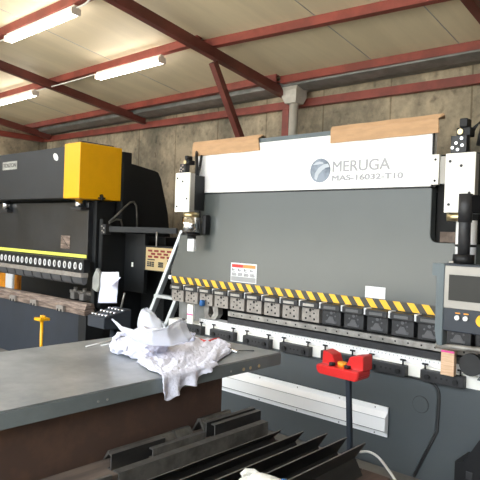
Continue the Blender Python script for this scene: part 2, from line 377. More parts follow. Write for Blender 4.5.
# emblem: disc with a swoosh cut
e = MB(); N_ = 40; cx, cz = -2.547, 2.105; rx, rz = .093, .093
e.prism([(cx+rx*math.cos(2*math.pi*k/N_), cz+rz*math.sin(2*math.pi*k/N_)) for k in range(N_)], 'Y', FY-.0235, FY-.0205)
emb = e.build('emblem', 'emblem', hp)
e = MB()
e.prism([(cx-.07, cz+.045), (cx-.04, cz+.064), (cx-.005, cz+.07), (cx+.025, cz+.062), (cx+.03, cz+.05), (cx+.01, cz+.05), (cx-.03, cz+.046)], 'Y', FY-.0255, FY-.0236)
e.prism([(cx+.086, cz+.024), (cx+.05, cz+.018), (cx+.02, cz+.0), (cx-.01, cz-.03), (cx-.03, cz-.075), (cx-.05, cz-.06), (cx-.045, cz-.02), (cx-.015, cz+.02), (cx+.03, cz+.045), (cx+.07, cz+.05)], 'Y', FY-.0255, FY-.0236)
e.build('swoosh', 'emblem_light', emb)
# ram with stepped corners
def arc(cx, cz, r, a0, a1, n=6): return [(cx+r*math.cos(math.radians(a0+(a1-a0)*k/n)), cz+r*math.sin(math.radians(a0+(a1-a0)*k/n))) for k in range(n+1)]
RX0, RX1 = -4.245, -1.04
pts = [(RX0, 1.10), (RX1, 1.10), (RX1, 1.58)] + arc(-1.57, 1.63, .05, 270, 180) + [(-1.645, 1.945)]
pts[3:10] = arc(-1.595, 1.63, .05, 270, 180)
pts += [(-3.862, 1.945)] + arc(-3.90, 1.60, .035, 0, -90)[0:0] + [(-3.862, 1.585)] + [(-4.07, 1.585)] + arc(-4.10, 1.545, .04, 60, 160) + [(RX0+.08, 1.42), (RX0+.03, 1.3), (RX0, 1.24)]
ram = MB().prism(pts, 'Y', FY-.02, FY+.06, .003).build('ram', 'ram', PB)
MB().box(RX0+.005, RX1-.005, FY-.0225, FY-.0203, 1.098, 1.16).build('hazard_tape', 'hazard', ram)
# stickers on the ram
st = MB().box(-3.452, -3.155, FY-.0225, FY-.0203, 1.172, 1.338).build('warning_sticker', 'label', ram)
a = MB(); a.box(-3.44, -3.31, FY-.0235, FY-.0226, 1.298, 1.326); a.build('red_heading', 'print_red', st)
a = MB(); a.box(-3.308, -3.168, FY-.0235, FY-.0226, 1.298, 1.326); a.build('orange_heading', 'print_orange', st)
a = MB()
for k in range(4):
    x = -3.435+k*.07; a.box(x, x+.012, FY-.0235, FY-.0226, 1.268, 1.29); a.box(x+.015, x+.03, FY-.0235, FY-.0226, 1.272, 1.279); a.box(x+.008, x+.035, FY-.0235, FY-.0226, 1.26, 1.264)
for z in (1.249, 1.242, 1.235, 1.228):
    for k in range(4): a.box(-3.44+k*.07, -3.44+k*.07+.058-.01*random.random(), FY-.0235, FY-.0226, z-.002, z+.0022)
a.build('warning_print', 'print_dark', st)
MB().box(-3.445, -3.162, FY-.0235, FY-.0226, 1.178, 1.22).build('grey_print_block', 'print_grey', st)
MB().box(-2.116, -1.957, FY-.0225, FY-.0203, 1.166, 1.248).build('white_sticker', 'label', ram)

# top tool clamps
def make_clamp(x0, light):
    fm = 'steel_light' if light else 'steel_dark'
    b = MB().box(x0, x0+.162, FY-.085, FY-.02, .935, 1.055, .004)
    for (dx, dz, r) in ((.04, .025, .009), (.118, .025, .009), (.08, .045, .008), (.045, .07, .007), (.115, .07, .007), (.08, .092, .012), (.105, .098, .006)):
        b.tube([(x0+dx, FY-.0862, .935+dz), (x0+dx, FY-.082, .935+dz)], r, 12, mi=1)
    c = b.build('tool_clamp', [fm, 'hole' if light else 'wedge'], PB)
    d = MB().box(x0-.002, x0+.165, FY-.115, FY-.025, 1.045, 1.092, .005).build('clamp_cap', 'steel_dark', c)
    MB().box(x0+.03, x0+.132, FY-.1175, FY-.1152, 1.058, 1.078).build('cap_plate', 'rail_steel' if light else 'print_dark', c)
    if not light:
        k = MB(); k.prism([(x0+.035, .95), (x0+.125, .95), (x0+.095, 1.0), (x0+.065, 1.0)], 'Y', FY-.089, FY-.0855); k.build('wedge_plate', 'wedge', c)
    return c
x = -4.15; cl = {}
light_p = make_clamp(x, True); dark_p = None
for i in range(1, 16):
    xx = x+i*.1903
    if i < 9: copy_tree(light_p, PB, (i*.1903, 0, 0))
    elif dark_p is None: dark_p = make_clamp(xx, False); dx0 = xx
    else: copy_tree(dark_p, PB, (xx-dx0, 0, 0))
# white spacers between the clamps
sp0 = None
for i in range(15):
    xx = x+i*.1903+.166
    if sp0 is None: sp0 = MB().box(xx, xx+.021, FY-.095, FY-.022, 1.05, 1.096).build('clamp_spacer', 'label', PB)
    else: copy_tree(sp0, PB, (i*.1903, 0, 0))
MB().box(RX0+.01, RX1-.02, FY-.02, FY+.05, .95, 1.098).build('tool_holder', 'rubber', PB)
# punch strip, steel with holes
r_ = MB(); r_.box(-3.44, RX1, FY-.055, FY-.015, .868, .912, .003)
for k in range(24):
    xx = -3.37+k*.095; r_.tube([(xx, FY-.0562, .89), (xx, FY-.0525, .89)], .007, 10, mi=1)
r_.build('punch_rail', ['rail_steel', 'hole'], PB)
MB().box(-3.44, RX1, FY-.01, FY+.04, .80, .948).build('punch_body', 'hole', PB)
# lower beam
MB().box(-3.46, RX1, FY-.035, FY+.06, .80, .853, .004).build('die_block', 'steel_dark', PB)
BZ = .70
bed = MB().box(-4.2, RX1+.02, FY-.07, FY+.08, .0, .671, .004).build('bed', 'gray_paint', PB)
MB().box(-4.2, RX1+.02, FY-.0715, FY+.08, .672, .755, .002).build('bed_rail', 'offwhite', PB)
h = MB().box(-3.79, RX1, FY-.06, FY+.055, .756, .805, .002)
for k in range(92):
    xx = -3.77+k*.029; h.box(xx-.002, xx+.002, FY-.0612, FY-.058, .790-(.004 if k % 5 == 0 else 0), .797, mi=1)
h.build('scale_rail', ['label', 'print_dark'], PB)
def make_die_clamp(x0):
    c = MB().box(x0, x0+.285, FY-.125, FY-.071, .672, .745, .004)
    for dx in (.11, .145, .18): c.tube([(x0+dx, FY-.127, .71), (x0+dx, FY-.122, .71)], .007, 10, mi=1)
    c = c.build('die_clamp', ['steel_dark', 'hole'], PB)
    for dx in (.05, .235):
        MB().tube([(x0+dx, FY-.138, .705), (x0+dx, FY-.1255, .705)], .018, 12).build('clamp_bolt', 'black', c)
    for dx in (.02, .255):
        k = MB(); k.tube([(x0+dx, FY-.095, .744), (x0+dx, FY-.095, .775)], .006, 8); k.bar((x0+dx-.022, FY-.095, .779), (x0+dx+.022, FY-.095, .779), .012, .012, b=.003)
        k.build('t_handle', 'black', c)
    return c
dc = make_die_clamp(-3.98)
for i in range(1, 8): copy_tree(dc, PB, (i*.3915, 0, 0))
# front apron with rounded corner and a round boss
BY = FY-.07
pts = [(-4.19, .02), (-1.675, .02), (-1.53, .35), (-1.525, .56)] + arc(-1.60, .585, .075, 0, 90) + [(-1.69, .662), (-4.19, .662)]
ap = MB().prism(pts, 'Y', BY-.016, BY-.001, .004).build('apron_panel', 'gray_paint', PB)
gp = MB()
pth = [(-1.78, .668), (-1.69, .668), (-1.60, .668)] + [(a_, b_) for a_, b_ in arc(-1.60, .585, .083, 85, 0)] + [(-1.515, .55), (-1.52, .35), (-1.667, .012)]
gp.tube([(a_, BY-.004, b_) for a_, b_ in pth], .009, 8); gp.build('panel_seal', 'rubber', PB)
MB().tube([(-1.635, BY-.022, .505), (-1.635, BY-.0155, .505)], .053, 28).tube([(-1.635, BY-.018, .505), (-1.635, BY-.0155, .505)], .057, 28, mi=1).build('round_cover', ['gray_paint', 'rubber'], ap)
# white linear rail on the apron
wr = MB(); wx0, wx1 = -3.5, -1.855
wr.prism([(3.645, .232), (3.635, .232), (3.635, .258), (3.60, .272), (3.60, .372), (3.635, .405), (3.635, .438), (3.645, .438)], 'X', wx0, wx1)
for xx in (-3.0, -2.62, -2.24, -1.95):
    for zz in (.245, .422): wr.tube([(xx, 3.6325, zz), (xx, 3.637, zz)], .005, 8, mi=1)
rl = wr.build('support_rail', ['white', 'print_dark'], PB)
MB().box(wx0, wx1, 3.5975, 3.5995, .275, .279).build('rail_groove', 'print_dark', rl)
MB().box(wx0, wx1, 3.5975, 3.5995, .366, .369).build('rail_shadow_gap', 'print_grey', rl)
# side frames with throat
for xs in (-4.03, -1.2):
    MB().prism([(FY+.09, 0), (5.4, 0), (5.4, 2.3), (FY+.09, 2.3), (FY+.09, 1.3), (4.25, 1.25), (4.25, .85), (FY+.09, .8)], 'X', xs-.03, xs+.03, .004).build('side_frame', 'black_paint', PB)
MB().box(-4.0, -1.23, 5.3, 5.36, .0, 2.25).build('back_plate', 'black_paint', PB)
MB().box(-4.0, -1.23, 4.3, 4.36, 1.5, 2.25).build('rear_crossbeam', 'black_paint', PB)
# inner left throat pieces
MB().box(-4.17, -3.78, FY+.03, FY+.07, .756, .93, .003).build('throat_plate', 'galv', PB)
MB().prism([(-3.77, .93), (-3.70, .93), (-3.71, .85), (-3.66, .81), (-3.75, .81)], 'Y', FY-.03, FY+.03).build('gooseneck_punch', 'rail_steel', PB)
MB().prism([(-3.66, .93), (-3.59, .93), (-3.58, .86), (-3.62, .81), (-3.68, .81), (-3.64, .87)], 'Y', FY-.03, FY+.03).build('gooseneck_punch', 'rail_steel', PB)
MB().box(-3.73, -3.69, FY-.13, FY-.09, .93, .985, .01).build('blue_knob', 'blue', PB)
# measuring blocks (pale, pink stripe)
b = MB().box(-3.86, -3.785, FY-.15, FY-.127, .76, .935, .002).build('pale_block', 'offwhite', PB)
MB().box(-3.86, -3.785, FY-.1513, FY-.1501, .838, .85).build('pink_stripe', 'pink', b)
b = MB().box(-1.478, -1.393, FY-.165, FY-.127, .748, .905, .002).build('pale_block', 'wood', PB)
MB().box(-1.478, -1.393, FY-.1665, FY-.1651, .892, .905).build('pink_stripe', 'pink', b)
# hydraulic cylinder covers, left and right
def cyl_unit(x0, x1, z0, z1, xs, side, left):
    sd = MB().box(x0, x1, 3.53, 3.545, z0, z1, .003)
    for (dx, dz) in ((.03, .05), (.03, z1-z0-.05), (x1-x0-.03, .12), (.1, z1-z0-.08)): sd.tube([(x0+dx, 3.526, z0+dz), (x0+dx, 3.533, z0+dz)], .009, 10, mi=1)
    sd = sd.build('cylinder_cover', ['offwhite', 'steel_dark'], PB)
    MB().box(x0+.005, x1-.002, 3.546, 3.60, z0+.005, z1-.005, .003).build('cylinder_block', 'bezel', PB)
    MB().box(x0+.03, x1+.0, 3.601, 3.72, z0+.02, z1-.02, .003).build('cylinder_rear', 'black_paint', PB)
    cx = (x0+x1)/2 + (.035 if left else -.03)
    MB().tube([(cx, 3.62, z0-.05), (cx, 3.62, z0)], .075, 24).build('brass_ring', 'brass', PB)
    if left:
        MB().tube([(cx+.005, 3.62, z0-.195), (cx+.005, 3.62, z0-.045)], .082, 28).build('cylinder_rod', 'chrome', PB)
        MB().tube([(cx+.005, 3.62, z0-.21), (cx+.005, 3.62, z0-.195)], .088, 28).build('rod_collar', 'black', PB)
        MB().box(cx+.10, cx+.15, 3.66, 3.72, z0-.2, z0-.02, .01).build('valve_body', 'black', PB)
        MB().tube([(cx+.015, 3.62, z0-.24), (cx+.015, 3.62, z0-.21)], .04, 20).build('rod_neck', 'steel_dark', PB)
        MB().box(cx-.02, cx+.065, 3.60, 3.63, z0-.355, z0-.24, .004).build('rod_clevis', 'white', PB)
    else:
        MB().tube([(cx+.05, 3.62, z0-.35), (cx+.05, 3.62, z0-.045)], .062, 28).build('cylinder_rod', 'white', PB)
        MB().tube([(cx+.05, 3.62, z0-.21), (cx+.05, 3.62, z0-.195)], .066, 28).build('rod_collar', 'steel_dark', PB)
cyl_unit(-4.0, -3.81, 1.772, 2.128, None, None, True)
cyl_unit(-1.475, -1.29, 1.772, 2.14, None, None, False)
# mounting plates beside the header
b = MB().box(-1.642, -1.585, FY-.06, FY-.03, 1.965, 2.165, .003)
for zz in (1.99, 2.13): b.tube([(-1.61, FY-.0625, zz), (-1.61, FY-.057, zz)], .008, 10, mi=1)
b.build('hinge_plate', ['offwhite', 'hole'], PB)
MB().box(-1.58, -1.5, FY-.05, FY+.0, 1.97, 2.15).build('bracket_block', 'bezel', PB)
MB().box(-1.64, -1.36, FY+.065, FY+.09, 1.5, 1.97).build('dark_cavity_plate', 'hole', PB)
MB().box(-1.58, -1.45, FY-.012, FY+.03, 1.585, 1.655).build('guide_block', 'timber', PB)
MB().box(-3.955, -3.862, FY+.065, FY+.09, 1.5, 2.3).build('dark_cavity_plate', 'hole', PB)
# valve assemblies above the cylinders
def valves(cx, z, s):
    v = MB().box(cx-.045*s, cx+.045*s, 3.56, 3.62, z, z+.1*s, .004)
    for (dx, dz) in ((-.03, .03), (-.01, .055), (.02, .08), (.0, .018), (.025, .04)): v.tube([(cx+dx*s, 3.548, z+dz*s), (cx+dx*s, 3.563, z+dz*s)], .009*s, 12, mi=1)
    v = v.build('valve_block', ['steel_dark', 'chrome'], PB)
    k = MB().box(cx-.03*s, cx+.05*s, 3.6, 3.68, z+.1*s, z+.15*s, .006).box(cx-.01*s, cx+.035*s, 3.59, 3.66, z+.15*s, z+.2*s, .006); k.build('solenoid', 'black', v)
    MB().tube([(cx-.005, 3.59, z+.125*s), (cx-.005, 3.6, z+.125*s)], .018, 14).build('round_plug', 'brass', v)
valves(-3.945, 2.132, .8)
valves(-1.41, 2.144, 1.1)
hz = MB()
hz.tube([(-3.87, 3.66, 1.9), (-3.865, 3.66, 2.1), (-3.87, 3.67, 2.2), (-3.89, 3.68, 2.3), (-3.93, 3.72, 2.34)], .014, 10)
hz.tube([(-3.84, 3.66, 1.9), (-3.84, 3.66, 2.1), (-3.83, 3.69, 2.3)], .012, 10)
hz.build('hydraulic_hose', 'black', PB)
hz = MB(); hz.tube([(-1.33, 3.68, 2.2), (-1.31, 3.69, 2.34), (-1.3, 3.74, 2.25), (-1.26, 3.78, 2.0), (-1.24, 3.78, 1.7)], .016, 10); hz.tube([(-1.36, 3.66, 2.3), (-1.33, 3.7, 2.36), (-1.29, 3.72, 2.2)], .014, 10)
hz.build('hydraulic_hose', 'black', PB)
# pendant control
pc = MB().box(-1.275, -.86, 3.1, 3.2, 1.105, 1.475, .006).build('control_pendant', 'navy', PB)
MB().box(-1.272, -.865, 3.092, 3.0995, 1.232, 1.462, .003).build('screen_frame', 'bezel', pc)
MB().box(-1.245, -.90, 3.087, 3.0915, 1.276, 1.415).build('screen', 'screen', pc)
MB().prism([(-1.352, 1.47), (-1.28, 1.47), (-1.28, 1.02), (-1.31, 1.02), (-1.325, 1.1), (-1.325, 1.4), (-1.352, 1.4)], 'Y', 3.11, 3.18, .003).build('side_bracket', 'blue_grey', pc)
for xx in (-1.195, -1.15):
    MB().tube([(xx, 3.085, 1.185), (xx, 3.099, 1.185)], .0125, 18).build('push_button', 'label', pc)
    MB().box(xx-.013, xx+.013, 3.097, 3.0995, 1.206, 1.212).build('button_tag', 'orange', pc)
MB().tube([(-1.055, 3.06, 1.185), (-1.055, 3.075, 1.185), (-1.055, 3.099, 1.185)], .03, 22, radii=[.03, .034, .026]).build('emergency_button', 'yellow', pc)
pp = MB(); pp.tube([(-1.195, 3.15, 1.49), (-1.195, 3.15, 1.84)], .032, 24); pp.tube([(-1.195, 3.15, 1.70), (-1.195, 3.15, 1.855)], .037, 24)
pp.build('pendant_tube', 'steel_dark', PB)
MB().tube([(-1.195, 3.15, 1.476), (-1.195, 3.15, 1.525)], .056, 24).build('tube_socket', 'black', PB)
MB().bar((-1.195, 3.15, 1.80), (-1.195+.45, 3.9, 1.80), .07, .1, b=.008).build('swing_arm', 'black', PB)
MB().box(-1.26, -1.16, 3.11, 3.19, 1.4755, 1.487, .003).build('tube_flange', 'rail_steel', pc)
# right lower cabinet
MB().prism([(-1.31, 0), (-.95, 0), (-.95, .66), (-1.14, .50), (-1.26, .29), (-1.31, .285)], 'Y', 3.44, 3.655, .004).build('foot_cabinet', 'black', PB)
MB().box(-1.24, -1.20, 3.432, 3.4395, .2, .245, .003).build('cabinet_switch', 'steel_dark', PB)
# right end guide: bar and discs
MB().tube([(-1.52, 3.6, .925), (-1.1, 3.6, .945)], .018, 12).build('stop_bar', 'rail_steel', PB)
MB().tube([(-1.31, 3.63, .83), (-1.31, 3.66, .83)], .07, 24).build('hand_wheel', 'rubber', PB)
MB().prism([(-1.20, .90), (-1.12, .90), (-1.13, .83), (-1.16, .78), (-1.20, .75), (-1.26, .75), (-1.22, .80)], 'Y', 3.6, 3.66, .004).build('cast_bracket', 'gray_paint', PB)

# cardboard on the header
def cardboard(x0, x1, zb, lab, torn):
    t = MB()
    f = FY-.03
    t.prism([(f-.006, zb), (f-.006, 2.405), (f+.008, 2.437), (f+.10, 2.43), (f+.10, 2.421), (f+.014, 2.427), (f+.003, 2.405), (f+.003, zb)], 'X', x0, x1)
    bmesh.ops.subdivide_edges(t.bm, edges=[e for e in t.bm.edges if abs(e.verts[0].co.x-e.verts[1].co.x) > .1], cuts=14)
    for v in t.bm.verts:
        v.co.z += .006*noise.noise(Vector((v.co.x*4, v.co.y*3, 1)))
        if v.co.x > x1-.02: v.co.x += torn*noise.noise(Vector((v.co.z*30, v.co.y*20, 5)))
    return tag(t.build('cardboard_strip', 'cardboard'), lab, 'cardboard', 'cardboard on the header')
cardboard(-3.985, -3.165, 2.302, 'folded brown cardboard over the left end of the white header', .05)
cb = cardboard(-2.455, -1.60, 2.309, 'folded brown cardboard over the right end of the white header', .05)

# ------------------------------------------------------------------ black press brake, left
LB = thing('press_brake', (-6.6, 4.2, 0), 'black press brake with yellow end cover and yellow stripe', 'machine')
L0 = -8.6; HX = -5.672
hd = MB().box(L0, HX-.002, 3.40, 3.93, 1.915, 2.48, .005).build('head_cover', 'head_black', LB)
nb = MB().box(-7.13, -6.76, 3.395, 3.3995, 2.285, 2.385).build('name_badge', 'badge', hd)
text_obj('TOSIZON', 'badge_lettering', .07, (-7.11, 3.3945, 2.312), 'print_dark', nb, width=.33)
t_ = MB(); t_.prism([(-5.865+.05*math.cos(a_*math.pi/10)*1.0, 2.375+.038*math.sin(a_*math.pi/10)-.02*math.cos(a_*math.pi/10)) for a_ in range(20)], 'Y', 3.393, 3.3995); t_.build('oval_vent', 'label', hd)
MB().box(-5.67, -5.362, 3.385, 3.925, 1.91, 2.505, .008).build('yellow_cover', 'yellow', LB)
k = MB().tube([(-5.355, 3.66, 1.96), (-5.34, 3.66, 1.93), (-5.34, 3.66, 1.90)], .02, 10); k.box(-5.36, -5.33, 3.62, 3.70, 1.915, 1.935, .004); k.build('cover_latch', 'black', LB)
k = MB().tube([(-5.5, 3.5, 2.52), (-5.5, 3.9, 2.52)], .02, 10); k.tube([(-5.5, 3.5, 2.50), (-5.5, 3.5, 2.535)], .028, 12); k.build('top_handle', 'black', LB)
MB().box(-8.6, -5.36, 3.935, 4.06, 1.7, 2.47, .004).build('upper_beam', 'black_paint', LB)
rm = MB().box(L0, -5.50, 3.60, 3.68, 1.22, 1.88, .004).build('ram', 'black_ram', LB)
MB().box(-5.76, -5.56, 3.58, 3.60, 1.83, 1.903).build('ram_notch', 'hole', LB)
MB().tube([(-5.62, 3.56, 1.80), (-5.62, 3.56, 1.92)], .05, 20).build('piston_rod', 'chrome', LB)
MB().box(-5.72, -5.5, 3.5, 3.62, 1.79, 1.82, .004).build('rod_seat', 'steel_dark', LB)
MB().tube([(-7.34, 3.56, 1.80), (-7.34, 3.56, 1.92)], .05, 20).build('piston_rod', 'chrome', LB)
MB().box(-7.44, -7.24, 3.52, 3.598, 1.76, 1.80, .004).build('rod_seat', 'steel_dark', LB)
MB().box(L0, -5.503, 3.590, 3.5985, 1.262, 1.298).build('yellow_stripe', 'stripe', LB)
pl = MB().box(-6.04, -5.85, 3.595, 3.5992, 1.35, 1.50).build('warning_plate', 'rust_die', rm)
MB().bar((-6.02, 3.5945, 1.485), (-5.87, 3.5945, 1.365), .003, .006, up=(0, 1, 0)).build('plate_diagonal', 'hole', pl)
# punch holders with oval slots
def holder(x0):
    c = MB().box(x0, x0+.212, 3.52, 3.60, 1.105, 1.248, .005).build('punch_holder', 'black_paint', LB)
    for dx in (.053, .159):
        r = MB(); N_ = 18
        r.tube([(x0+dx+.021*math.cos(2*math.pi*k/N_), 3.516, 1.175+.034*math.sin(2*math.pi*k/N_)) for k in range(N_+1)], .0075, 6, caps=False)
        r.build('slot_ring', 'label', c)
    return c
hp0 = holder(-5.65)
for i in range(1, 12): copy_tree(hp0, LB, (-i*.217, 0, 0))
MB().box(L0, -5.435, 3.49, 3.58, 1.055, 1.104, .004).build('punch_strip', 'steel_light', LB)
pn = MB().prism([(3.50, 1.054), (3.58, 1.054), (3.57, .99), (3.545, .97), (3.52, .99)], 'X', -5.64, -5.445).build('punch', 'wedge', LB)
for i in range(1, 12): copy_tree(pn, LB, (-i*.217, 0, 0))
# bed and dies
MB().box(L0, -5.45, 3.50, 3.60, 0, .655, .004).build('bed', 'navy', LB)
MB().box(-5.448, -5.30, 3.48, 3.7, 0, .66, .004).build('bed_end', 'black_paint', LB)
MB().box(L0, -5.32, 3.47, 3.60, .658, .715, .006).build('die_base', 'rust_die', LB)
MB().prism([(3.49, .716), (3.62, .716), (3.60, .775), (3.57, .775), (3.555, .75), (3.54, .775), (3.51, .775)], 'X', L0, -5.34).build('die', 'rust_die', LB)
def dclip(x0):
    c = MB().box(x0, x0+.14, 3.435, 3.469, .66, .725, .005)
    for dx in (.035, .105): c.tube([(x0+dx, 3.432, .672), (x0+dx, 3.437, .672)], .016, 12, mi=1)
    c = c.build('die_clip', ['steel_light', 'hole'], LB)
    return c
dcp = dclip(-5.83)
for xx in (-6.42, -6.93, -7.55): copy_tree(dcp, LB, (xx+5.83, 0, 0))
# rear gauge behind dies
r_ = MB(); r_.box(-6.4, -5.45, 3.95, 4.0, .78, .82, .004); r_.box(-6.3, -5.45, 4.1, 4.16, .69, .73, .004)
for xx in (-6.3, -6.1, -5.85, -5.6): r_.box(xx, xx+.09, 3.9, 4.16, .72, .80, .006); r_.tube([(xx+.04, 3.95, .8), (xx+.04, 3.95, .86)], .025, 10)
r_.build('back_gauge', 'steel_light', LB)
MB().prism([(-5.42, .93), (-5.33, .90), (-5.27, .98), (-5.28, 1.12), (-5.35, 1.17), (-5.42, 1.06)], 'Y', 3.62, 3.66, .01).build('cast_ear', 'badge', LB)
MB().box(at(21.5, 275, Y=4.5).x, -5.43, 4.5, 4.56, .1, 1.9).build('rear_panel', 'black_paint', LB)
# side frame
MB().prism([(3.69, .0), (4.95, .0), (4.86, .9), (4.70, 1.36), (4.62, 1.82), (4.50, 2.21), (4.455, 2.285), (4.40, 2.30), (4.08, 2.345), (3.94, 2.345), (3.94, 1.7), (3.69, 1.7)], 'X', -5.42, -5.355, .006).build('side_frame', 'black_paint', LB)
MB().box(-5.50, -5.43, 3.66, 3.9, .7, 1.9).build('guide_plate', 'black_paint', LB)
cb_ = MB().box(-5.353, -4.95, 4.25, 4.8, .25, 1.52, .006).build('electric_cabinet', 'black_paint', LB)
MB().box(-5.20, -5.16, 4.243, 4.2495, 1.21, 1.27, .003).build('cabinet_lock', 'rail_steel', cb_)
MB().box(-5.354, -5.0, 4.0, 4.05, .9, 1.55).build('inner_door', 'black_paint', LB)
MB().box(-5.22, -5.19, 3.993, 3.9995, 1.18, 1.23, .002).build('door_catch', 'offwhite', LB)
# arm with hanging control box
a0 = at(107, 229, X=-5.30); a1 = at(177, 231, Y=4.1)
MB().bar(a0, a1, .04, .06, b=.004).build('support_arm', 'black_paint', LB)
k = MB(); k.box(a0.x-.04, a0.x+.04, a0.y-.05, a0.y+.03, a0.z-.06, a0.z+.05, .006)
for dx, dz in ((-.02, .03), (.02, .01), (-.01, -.02), (.02, -.035)): k.tube([(a0.x+dx, a0.y-.058, a0.z+dz), (a0.x+dx, a0.y-.046, a0.z+dz)], .009, 10, mi=1)
k.build('arm_joint', ['steel_dark', 'steel'], LB)
def hx(px, py): return at(px, py, X=-5.32)
MB().tube([hx(109, 222), hx(116, 216), hx(123, 209), hx(130, 202.5), hx(134, 202), hx(136.5, 206), hx(137, 214), hx(137, 228)], .012, 8).build('hydraulic_hose', 'section_light', LB)
MB().tube([hx(109, 223), hx(116, 219.5), hx(121, 220), hx(122.5, 227)], .011, 8).build('hydraulic_hose', 'section_light', LB)
c0 = at(146, 247, Y=3.95); c1 = at(177, 273, Y=3.95)
MB().tube([at(156.5, 247, Y=3.97), at(157, 232, Y=3.97)], .010, 8).build('hanger_rod', 'rail_steel', LB)
bx = MB().box(c0.x-.05, c1.x+.01, 3.96, 4.12, c1.z-.01, c0.z+.015, .006).build('control_box', 'black_paint', LB)
W_ = c1.x-c0.x; H_ = c0.z-c1.z
k = MB().box(c0.x, c1.x, 3.95, 3.9595, c1.z, c0.z, .003)
for (r, n0) in ((0, 4), (1, 3), (2, 4)):
    for i in range(n0):
        xa = c0.x+W_*(.08+.2*i+(.1 if r == 1 else 0)); k.box(xa, xa+W_*.13, 3.9465, 3.952, c0.z-H_*(.14+.13*r)-.012, c0.z-H_*(.14+.13*r)+.010, mi=1)
for (u0, u1, v0, v1) in ((.06, .3, .62, .86), (.42, .58, .62, .86), (.7, .9, .5, .82)):
    for a_ in range(3):
        for b_ in range(3):
            ua = u0+(u1-u0)*a_/3; va = v0+(v1-v0)*b_/3
            k.box(c0.x+W_*ua, c0.x+W_*(ua+(u1-u0)/3*.75), 3.945, 3.952, c0.z-H_*(va+(v1-v0)/3*.75), c0.z-H_*va, mi=2)
k.box(c0.x+W_*.07, c0.x+W_*.3, 3.9465, 3.952, c0.z-H_*.56, c0.z-H_*.51, mi=2)
k.build('control_face', ['beige', 'led', 'steel_dark'], bx)

# operator console of the black machine
cons = at(110, 312, Y=3.2)
CT = thing('operator_console', (cons.x, 3.35, 0), 'dark push button console on a post beside the black press brake', 'console')
zc = cons.z
k = MB(); k.prism([(3.05, zc-.13), (3.35, zc-.16), (3.35, zc+.03), (3.05, zc-.03)], 'X', cons.x-.14, cons.x+.13, .006)
for i in range(5):
    for j in range(3):
        xx = cons.x-.11+i*.052; yy = 3.09+j*.09; zz = zc-.03+(yy-3.05)*.2
        k.tube([(xx, yy, zz-.005), (xx, yy, zz+.015)], .014, 12, mi=1)
k.build('console_body', ['navy', 'chrome'], CT)
MB().tube([(cons.x+.04, 3.22, 0), (cons.x+.04, 3.22, zc-.14)], .035, 14).build('post', 'navy', CT)
MB().box(cons.x-.12, cons.x+.2, 3.08, 3.36, 0, .015, .003).build('foot_plate', 'navy', CT)
MB().tube([at(121, 308, Y=3.3), at(124.5, 293, Y=3.3)], .008, 8).build('lever', 'rail_steel', CT)
# papers hanging
def sheet(c4, name, lab, m='paper', fold=.01):
    a_, b_, c_, d_ = [Vector(p) for p in c4]
    def fn(u, v):
        p = (a_*(1-u)+b_*u)*(1-v)+(d_*(1-u)+c_*u)*v
        return p+Vector((0, -fold*math.sin(u*math.pi)+.012*noise.noise(Vector((u*2, v*3, 2))), 0))
    g = MB().grid(fn, 10, 14); o = g.build(name, m)
    md = o.modifiers.new('thickness', 'SOLIDIFY'); md.thickness = .0015
    return tag(o, lab, 'paper', 'papers hanging at the black press brake')
sheet([at(102, 272, Y=3.62), at(119, 272, Y=3.62), at(117, 303, Y=3.62), at(98, 303, Y=3.62)], 'paper_sheet', 'long pale paper sheet hanging behind the push button console')
sheet([at(105, 282, Y=3.58), at(121, 277, Y=3.55), at(112, 286, Y=3.5), at(107, 285, Y=3.55)], 'paper_sheet', 'small folded paper corner in front of the long hanging sheet')

# yellow foot pedal post
yp = at(42, 318, Y=3.2)
YP = thing('pedal_post', (yp.x, 3.2, 0), 'thin yellow post with a flat cap in front of the black press brake', 'post')
MB().tube([(yp.x, 3.2, .0), (yp.x, 3.2, yp.z-.02)], .017, 12).build('post', 'yellow', YP)
k = MB(); k.box(yp.x-.065, yp.x+.065, 3.14, 3.26, yp.z-.025, yp.z+.005, .006); k.tube([(yp.x, 3.2, yp.z), (yp.x, 3.2, yp.z+.03)], .02, 12); k.tube([(yp.x+.045, 3.2, yp.z), (yp.x+.045, 3.2, yp.z+.03)], .013, 10); k.build('cap', 'yellow', YP)
MB().box(yp.x-.12, yp.x+.12, 3.08, 3.32, 0, .012, .003).build('base_plate', 'yellow', YP)

# crates and post seen through the black machine, standing by the left part of the wall
def crate(x0, x1, y0, y1, z0, z1, m, name, lab, grp):
    t = MB().box(x0, x1, y0, y1, z0, z1, .012)
    for k in range(2): t.box(x0-.01, x1+.01, y0-.01, y1+.01, z1-.035-k*.12, z1-.012-k*.12, .004)
    return tag(t.build(name, m), lab, 'crate', grp)
CY = 4.9
xa, xb, xc, xd = [at(v, 278, Y=CY).x for v in (-8, 8, 11, 20.3)]
zo = at(10, 274, Y=CY).z; zb_ = at(10, 291, Y=CY).z; zt_ = at(10, 264, Y=CY).z; zs = zb_-.05
t = thing('storage_rack', ((xa+xd)/2, CY+.2, 0), 'low dark rack carrying crates behind the black press brake', 'rack')
MB().box(xa-.1, xd+.05, CY-.03, CY+.4, zs-.03, zs, .004).build('shelf', 'steel_dark', t)
for xx in (xa-.08, xd+.03):
    for yy in (CY, CY+.37): MB().box(xx-.02, xx+.02, yy-.02, yy+.02, 0, zs-.031).build('leg', 'steel_dark', t)
crate(xa, xb, CY, CY+.3, zs+.001, zo, 'orange', 'crate', 'orange crate at the left edge, seen under the black machine ram', 'crates on the rack')
crate(xc, xd, CY, CY+.3, zs+.001, zo, 'orange', 'crate', 'orange crate right of the white post under the ram', 'crates on the rack')
crate(xa, xb, CY, CY+.3, zo+.002, zt_+.1, 'blue', 'crate', 'blue crate on top of the orange crate at the left edge', 'crates on the rack')
